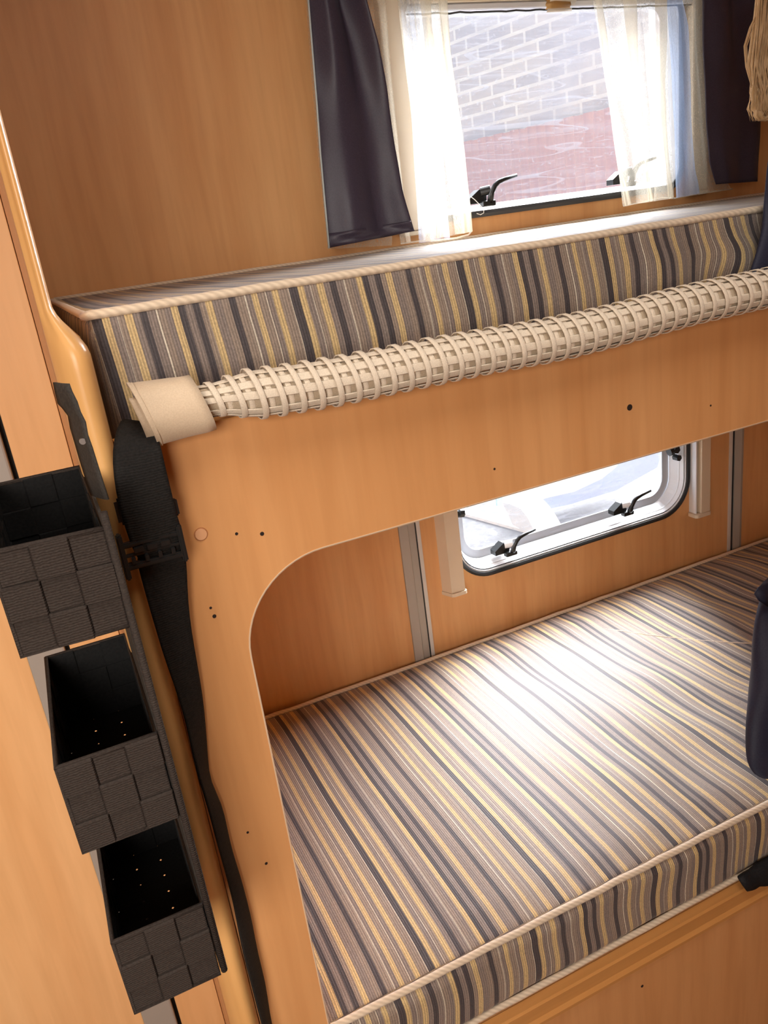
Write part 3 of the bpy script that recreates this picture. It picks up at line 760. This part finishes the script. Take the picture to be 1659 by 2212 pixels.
# ------------------------------------------------------------------ curtains
def curtain(left, right, nv, nu, y0, amp, folds, ph, Yref=-.05, top=None, drift=.5, nzamp=.003):
    """grid between two measured side edges (top to bottom) with hanging folds in depth"""
    def sample(E_, f_):
        k_ = f_ * (len(E_) - 1); i_ = min(int(k_), len(E_) - 2); return E_[i_].lerp(E_[i_ + 1], k_ - i_)
    Lp = [at(*p, Yref) for p in left]; Rp = [at(*p, Yref) for p in right]
    if top:
        for E_ in (Lp, Rp):
            d = (E_[0] - E_[1]); d = d * ((top - E_[0].z) / d.z) if abs(d.z) > 1e-6 else Vector((0, 0, top - E_[0].z)); d.x *= .4; E_.insert(0, E_[0] + d)
    q = MB(); rows = []
    for j in range(nv + 1):
        v = j / nv; a, b = sample(Lp, v), sample(Rp, v); row = []
        for i in range(nu + 1):
            u = i / nu; p = a.lerp(b, u)
            th = 2 * PI * folds * (u + .03 * math.sin(v * 3 + ph) * math.sin(PI * u)) + ph
            am = amp * (.75 + .25 * math.sin(v * 4 + ph)) * (.6 + .6 * nz_(u * folds * .8, ph, 3))
            p.y = y0 + am * math.sin(th) + .004 * nz_(u * 3, v * 4, ph) + nzamp * nz_(u * folds * 2.3, v * 2.5, ph + 4)
            p.x += am * drift * math.sin(2 * th + 1) * .35 * math.sin(PI * u)
            row.append(p)
        rows.append(row)
    q.loft(rows, False, False); return q
ct = thing('curtain', (.6, -.07, -.03), 'navy satin curtain hanging at the left of the upper window', 'curtain', 'navy curtains of the upper window')
o = finish('drape', curtain([(668, 0), (677, 110), (686, 220), (694, 330), (703, 430), (713, 534)], [(785, 0), (812, 95), (832, 195), (848, 310), (866, 415), (889, 499)], 40, 48, -.085, .020, 1.35, 2.2, -.085, .43, .5, .0012), M['navy'], ct)
mod(o, 'SOLIDIFY', thickness=.0015)
finish('edge_lining', MB().tube([at(px - 2, py, -.085) for px, py in ((668, 0), (677, 110), (686, 220), (694, 330), (703, 430), (713, 536))], .0016, 6), M['lining'], ct)
hm = finish('hem', curtain([(710, 505), (713, 535)], [(879, 478), (889, 500)], 4, 48, -.0865, .020, 1.35, 2.2, -.085, None, .5, .0012), M['navy'], ct); mod(hm, 'SOLIDIFY', thickness=.002)
o = finish('lining', curtain([(664, 0), (673, 110), (681, 220), (690, 330), (700, 430), (711, 538)], [(780, 0), (805, 95), (825, 195), (840, 310), (855, 415), (850, 530)], 30, 30, -.058, .004, 2, .2, -.065, .43), M['sheer'], ct)
ct = thing('curtain', (1.45, -.07, -.03), 'navy satin curtain at the right of the upper window behind blonde hair', 'curtain', 'navy curtains of the upper window')
o = finish('drape', curtain([(1518, 0), (1521, 80), (1524, 170), (1528, 260), (1536, 350), (1550, 398)], [(1652, 0), (1648, 80), (1646, 170), (1643, 260), (1639, 330), (1636, 392)], 36, 40, -.075, .007, 1.6, 2.2, -.075, .43), M['navy'], ct)
mod(o, 'SOLIDIFY', thickness=.0015)
nc = thing('net_curtain', (.72, -.05, -.04), 'cream voile net curtain gathered at the left of the upper pane', 'net curtain', 'voile curtains of the upper window')
finish('voile', curtain([(858, 0), (872, 110), (884, 220), (894, 330), (902, 430), (908, 522)], [(963, 0), (972, 110), (986, 220), (1000, 330), (1012, 430), (1019, 500)], 40, 90, -.054, .012, 3.3, .4, -.048, .42, 1.6), M['sheer'], nc)
finish('under_fold', curtain([(862, 0), (874, 110), (884, 220), (893, 330), (900, 430), (905, 525)], [(912, 0), (925, 110), (940, 220), (955, 330), (962, 430), (970, 518)], 30, 50, -.044, .008, 2.2, 2.4, -.04, .42, 1.3), M['sheer_pale'], nc)
finish('side_fold', curtain([(790, 0), (800, 110), (812, 220), (830, 330), (850, 430), (865, 528)], [(830, 0), (838, 110), (848, 220), (858, 330), (870, 430), (885, 522)], 24, 30, -.043, .005, 1.6, 1.1, -.04, .42, 1.0), M['sheer'], nc)
hemL = [at(*p, -.052) for p in ((866, 526), (905, 521), (945, 519), (985, 514), (1012, 507), (1020, 498))]
finish('hem', MB().tube(hemL, .0014, 6), M['sheer'], nc)
for lf, rg in (([(945, 0), (955, 110), (972, 220), (980, 330), (988, 430), (998, 505)], [(964, 0), (972, 110), (987, 220), (1001, 330), (1013, 430), (1019, 500)]),
               ([(905, 0), (912, 60), (918, 130), (925, 220), (935, 330), (940, 515)], [(928, 0), (932, 60), (945, 130), (950, 220), (950, 330), (946, 515)])):
    finish('fold', curtain(lf, rg, 24, 8, -.062, .002, 1, 1, -.058, .42, .5, .001), M['sheer_fold'], nc)
th_ = [at(*p, -.045) for p in ((1017, 425), (1025, 431), (1036, 442), (1045, 452), (1045, 460), (1038, 464), (1030, 461))]
finish('loose_thread', MB().tube(th_, .0006, 5), M['paper'], nc)
nc = thing('net_curtain', (1.25, -.05, -.04), 'cream voile net curtain at the right of the upper pane beside the pale blue voile', 'net curtain', 'voile curtains of the upper window')
finish('voile', curtain([(1283, 0), (1296, 90), (1308, 180), (1322, 270), (1336, 370), (1347, 445)], [(1440, 0), (1442, 90), (1444, 180), (1448, 270), (1456, 370), (1458, 428)], 40, 90, -.050, .011, 2.6, 2.9, -.05, .42, 1.5), M['sheer'], nc)
finish('side_voile', curtain([(1478, 0), (1484, 90), (1490, 180), (1494, 270), (1500, 370), (1508, 420)], [(1530, 0), (1532, 90), (1534, 180), (1540, 270), (1560, 370), (1582, 409)], 30, 40, -.050, .008, 2.0, .9, -.05, .42, 1.2), M['sheer'], nc)
for lf, rg in (([(1283, 0), (1296, 90), (1308, 180), (1322, 270), (1336, 370), (1347, 445)], [(1297, 0), (1312, 90), (1318, 180), (1328, 270), (1342, 370), (1362, 440)]),
               ([(1343, 0), (1352, 90), (1366, 180), (1380, 270), (1391, 370), (1398, 435)], [(1373, 0), (1376, 90), (1380, 180), (1386, 270), (1397, 370), (1408, 432)]),
               ([(1412, 0), (1414, 90), (1420, 180), (1428, 270), (1436, 370), (1440, 426)], [(1438, 0), (1440, 90), (1434, 180), (1436, 270), (1446, 370), (1452, 427)])):
    finish('fold', curtain(lf, rg, 24, 8, -.062, .002, 1, 1, -.058, .42, .5, .001), M['sheer_fold'], nc)
hemR = [at(*p, -.052) for p in ((1347, 445), (1390, 436), (1430, 427), (1458, 428))]
finish('hem', MB().tube(hemR, .0014, 6), M['sheer'], nc)
finish('side_hem', MB().tube([at(*p, -.052) for p in ((1456, 428), (1508, 419), (1560, 411), (1582, 408))], .0014, 6), M['sheer'], nc)
nb = finish('voile_strip', curtain([(1436, 0), (1442, 90), (1447, 180), (1452, 270), (1455, 370), (1456, 428)], [(1472, 0), (1485, 60), (1490, 180), (1493, 270), (1498, 370), (1510, 418)], 40, 40, -.058, .006, 2.4, 4.0, -.055, .42, 1.2), M['sheer_blue'])
tag(nb, 'pale blue voile strip between the cream voile and the right navy curtain', 'net curtain', 'voile curtains of the upper window')

# ------------------------------------------------------------------ hair and dark clothes at the right edge
random.seed(11)
q = MB()
def lock(pts, r):
    P_ = [at(px, py, -.30 + dy) for px, py, dy in pts]
    q.tube(P_, [r, r, r * .95, r * .9, r * .8, r * .6, r * .2][:len(P_)], 5)
for i in range(330):
    x0 = random.uniform(1632, 1745); w_ = random.uniform(-5, 5); dy = random.uniform(-.02, .02)
    e = x0 + random.uniform(-16, 4)
    lock([(x0 + 6, -160, dy), (x0 + 4, -40, dy), (x0 - 4 + w_, 60, dy), (x0 - 13 + w_ * 2, 140, dy), (x0 - 10 - w_, 200, dy), (e - 4, 236, dy), (e + random.uniform(-2, 18), 262, dy)], random.uniform(.0006, .0014))
for i in range(16):
    k = random.uniform(0, 22); dy = random.uniform(-.02, 0)
    lock([(1650, -60, dy), (1642 - k * .2, 20, dy), (1628 - k * .5, 60, dy), (1614 - k * .4, 100, dy), (1616 - k * .3, 145, dy), (1628 - k * .1, 200, dy), (1634, 235, dy)], random.uniform(.0003, .0006))
for i in range(26):
    a = random.uniform(0, 1); dy = random.uniform(-.03, -.01)
    lock([(1630 + 20 * a, 236 + 8 * a, dy), (1628 + 20 * a, 250, dy), (1634 + 22 * a, 259, dy), (1648 + 20 * a, 257, dy), (1660 + 18 * a, 248, dy), (1664 + 18 * a, 240, dy), (1660 + 15 * a, 234, dy)], .0017)
o = finish('hair_lock', q, M['hair']); tag(o, 'wavy blonde hair hanging at the top right edge before the navy curtain', 'hair', None, 'stuff')

def lump(rows, depth, Ys, wr, n=20, ph=0, quick=1):
    """a fold of clothing: elliptical sections whose left outline follows the measured edge"""
    q = MB(); R_ = []
    for i_, (px, py) in enumerate(rows):
        f_ = i_ / (len(rows) - 1); Y = Ys[0] + (Ys[1] - Ys[0]) * min(f_ * quick, 1)
        p = at(px, py, Y); ring = []; w0 = wr * (.30 + .70 * math.sin(PI * (.08 + .80 * f_)) ** .7)
        for k in range(n):
            a = 2 * PI * k / n
            rx = w0 * (1 + .07 * math.sin(3 * a + p.z * 30 + ph)); ry = depth * (.5 + .5 * math.sin(PI * (.1 + .7 * f_))) * (1 + .2 * math.sin(4 * a + p.z * 22 + ph))
            ring.append(p + Vector((w0 + rx * -math.cos(a), ry * math.sin(a), .004 * math.sin(2 * a + ph))))
        R_.append(ring)
    q.loft(R_, True, True); return q
o = finish('navy_garment', lump([(1676, 250), (1662, 350), (1655, 400), (1646, 450), (1638, 495), (1628, 540), (1619, 578), (1614, 604), (1622, 622)], .0125, (-.63, -.6885), .09, quick=3), M['navy_cloth'])
mod(o, 'SUBSURF', levels=1, render_levels=1)
tag(o, 'dark navy clothing resting on the upper mattress at the right edge', 'clothing', 'dark clothing at the right edge')
gl = thing('navy_garment', (1.0, -.58, -.87), 'dark navy gathered clothing lying on the lower mattress at the right edge', 'clothing', 'dark clothing at the right edge')
o = finish('fabric', lump([(1668, 1262), (1655, 1290), (1647, 1322), (1640, 1360), (1632, 1420), (1627, 1470), (1613, 1525), (1609, 1570), (1616, 1625), (1620, 1652), (1632, 1675), (1650, 1688)], .034, (-.52, -.672), .10, 24, 1.5), M['navy_cloth'], gl)
mod(o, 'SUBSURF', levels=1, render_levels=1)
q = MB()
fr = [[at(1648, 1258, -.55), at(1672, 1236, -.54)], [at(1640, 1268, -.56), at(1668, 1262, -.56)], [at(1632, 1284, -.565), at(1666, 1286, -.565)], [at(1640, 1298, -.565), at(1668, 1318, -.56)]]
q.loft(fr, False, False); o = finish('ruffle', q, M['navy_cloth'], gl); mod(o, 'SOLIDIFY', thickness=.003)
q = MB(); R_ = []
for a, b, y in (((1604, 1884), (1690, 1826), -.690), ((1593, 1892), (1690, 1845), -.697), ((1598, 1900), (1690, 1862), -.703), ((1606, 1914), (1690, 1882), -.7075), ((1614, 1926), (1690, 1903), -.709)):
    A_, B_ = at(*a, y), at(*b, y); R_.append([A_.lerp(B_, j / 8) + Vector((0, -.0015 * math.sin(j * 1.7), .001 * math.sin(j * 2.3))) for j in range(9)])
q.loft(R_, False, False); o = finish('black_cloth', q, M['blackcloth']); mod(o, 'SOLIDIFY', thickness=.003)
tag(o, 'black cloth draped over the front edge of the lower mattress, lower right', 'cloth', 'dark clothing at the right edge')

# ------------------------------------------------------------------ outside
ZG = -1.92
def stone():
    x = mat('pale_stone_wall', S(200, 196, 190), .9)
    v = mapped(x, (1, 1, 1), rot=(PI / 2, 0, 0))
    br = N(x, 'ShaderNodeTexBrick'); LK(x, v, br.inputs['Vector'])
    br.inputs['Color1'].default_value = S(150, 146, 150); br.inputs['Color2'].default_value = S(188, 180, 172); br.inputs['Mortar'].default_value = S(226, 222, 210)
    br.inputs['Scale'].default_value = 1; br.inputs['Brick Width'].default_value = .28; br.inputs['Row Height'].default_value = .105; br.inputs['Mortar Size'].default_value = .016; br.inputs['Mortar Smooth'].default_value = .4
    n = noise_tex(x, 1.1, 2, v)
    LK(x, mix(x, br.outputs[0], S(168, 172, 190), ramp(x, n.outputs[0], [(.45, (0, 0, 0, 1)), (.7, (.7, .7, .7, 1))]).outputs[0]), B(x).inputs['Base Color'])
    return x
M['stone'] = stone()
M['fence'] = wood('reddish_timber', S(158, 96, 92), S(196, 138, 112), rough=.8, k=.6)
wd = Vector((.22, -1.0, 0)).normalized(); wn = Vector((-wd.y, wd.x, 0)) * -1
A0 = Vector((4.41, 4.0, 0)) + wd * .25; A1 = A0 - wd * 8
def vslab(name, p0, p1, z0, z1, th, m_):
    L_ = (p1 - p0).length
    q = MB(); q.box((0, 0, 0), (L_, th, z1 - z0))
    o = finish(name, q, m_); ang = math.atan2((p1 - p0).y, (p1 - p0).x)
    c = p0 + (p1 - p0) / 2; nn = Vector((-math.sin(ang), math.cos(ang), 0))
    o.location = (c.x + nn.x * th / 2, c.y + nn.y * th / 2, z0); o.rotation_euler = (0, 0, ang)
    return o
o = vslab('stone_building', A1 + Vector((.12, 0, 0)), A0 + Vector((.12, 0, 0)), ZG, 2.4, .3, M['stone'])
tag(o, 'pale stone wall of a building seen hazily through the upper window', 'building')
fn = thing('timber_fence', (A0 + A1) / 2 + Vector((0, 0, ZG)), 'reddish timber fence below the stone wall outside the upper window', 'fence')
L_ = (A1 - A0).length; nb_ = 80
for i in range(nb_):
    p0 = A0 + (A1 - A0) * (i / nb_); p1 = A0 + (A1 - A0) * ((i + .985) / nb_)
    q = MB(); q.prism([(p0.x, p0.y), (p1.x, p1.y), (p1.x + .03, p1.y), (p0.x + .03, p0.y)], lambda p: (p[0], p[1], ZG), lambda p: (p[0], p[1], .6 - .006 * (i % 2)))
    finish('board', q, M['fence'], fn)
def gravel():
    x = mat('pale_gravel', S(150, 148, 144), .95)
    v = mapped(x, (1, 1, 1)); n = noise_tex(x, 30, 4, v); n2 = noise_tex(x, 1.5, 3, v)
    c = ramp(x, n.outputs[0], [(.3, S(70, 69, 68)), (.7, S(104, 103, 100))]).outputs[0]
    LK(x, mix(x, c, S(168, 176, 190), n2.outputs[0], 'MULTIPLY'), B(x).inputs['Base Color']); return x
M['gravel'] = gravel()
o = struct('ground', MB().box((-14, .4, ZG - .1), (16, 18, ZG)), M['gravel'], 'grey gravelled ground outside the caravan')
a = [at(1000, 1108, 0), at(1150, 1150, 0)]
def ground(px, py):
    d = ray(px, py); return CAM + d * ((ZG + .004 - CAM.z) / d.z)
g0, g1 = ground(985, 1103), ground(1158, 1150)
q = MB(); d = (g1 - g0).normalized(); s_ = Vector((-d.y, d.x, 0)) * .045
q.prism([(-1.2, -1), (-1.2, 1), (1.4, 1), (1.4, -1)], lambda p: g0 + d * (p[0] if p[0] < 0 else (g1 - g0).length * p[0] / 1.05) + s_ * p[1], lambda p: g0 + d * (p[0] if p[0] < 0 else (g1 - g0).length * p[0] / 1.05) + s_ * p[1] + Vector((0, 0, .02)))
M['paint'] = mat('white_kerb', S(232, 230, 224), .7)
o = finish('kerb_strip', q, M['paint']); tag(o, 'pale kerb strip on the ground outside the low window', 'kerb')
# white vehicle with a curved arch, and its grey-blue lower panel
vh = thing('vehicle', (2.8, 2.6, ZG), 'white vehicle with a curved arch outside the low window', 'vehicle')
YV = 2.25
out_ = [(1030, 1062), (1072, 1084), (1100, 1088), (1124, 1098), (1140, 1118), (1150, 1138), (1158, 1160), (1228, 1160), (1216, 1140), (1200, 1112), (1184, 1090), (1172, 1078), (1186, 1074), (1240, 1062), (1300, 1034), (1330, 1010), (1345, 985), (1350, 900), (1010, 990)]
pl = [at(*p, YV) for p in out_]
q = MB(); q.prism([(p.x, p.z) for p in pl], lambda p: (p[0], YV, p[1]), lambda p: (p[0], YV + .25, p[1]))
M['vwhite'] = mat('white_vehicle_paint', S(244, 244, 242), .3)
M['vgrey'] = mat('grey_blue_panel', S(128, 140, 168), .35)
finish('body', q, M['vwhite'], vh)
pl = [at(*p, YV + .26) for p in ((1160, 1070), (1230, 1010), (1300, 900), (1460, 880), (1420, 1010), (1330, 1060), (1230, 1090), (1190, 1098))]
q = MB(); q.prism([(p.x, p.z) for p in pl], lambda p: (p[0], YV + .26, p[1]), lambda p: (p[0], YV + .5, p[1]))
finish('lower_panel', q, M['vgrey'], vh)
c = at(1079, 1073, YV - .012)
finish('reflector', MB().box((c.x - .02, YV - .012, c.z - .05), (c.x + .02, YV, c.z + .03), .003), mat('pale_blue_reflector', S(150, 205, 236), .3), vh)

# ------------------------------------------------------------------ lift everything so that the caravan floor is z = 0
for o in SC.objects:
    if o.parent is None: o.location.z += EYE
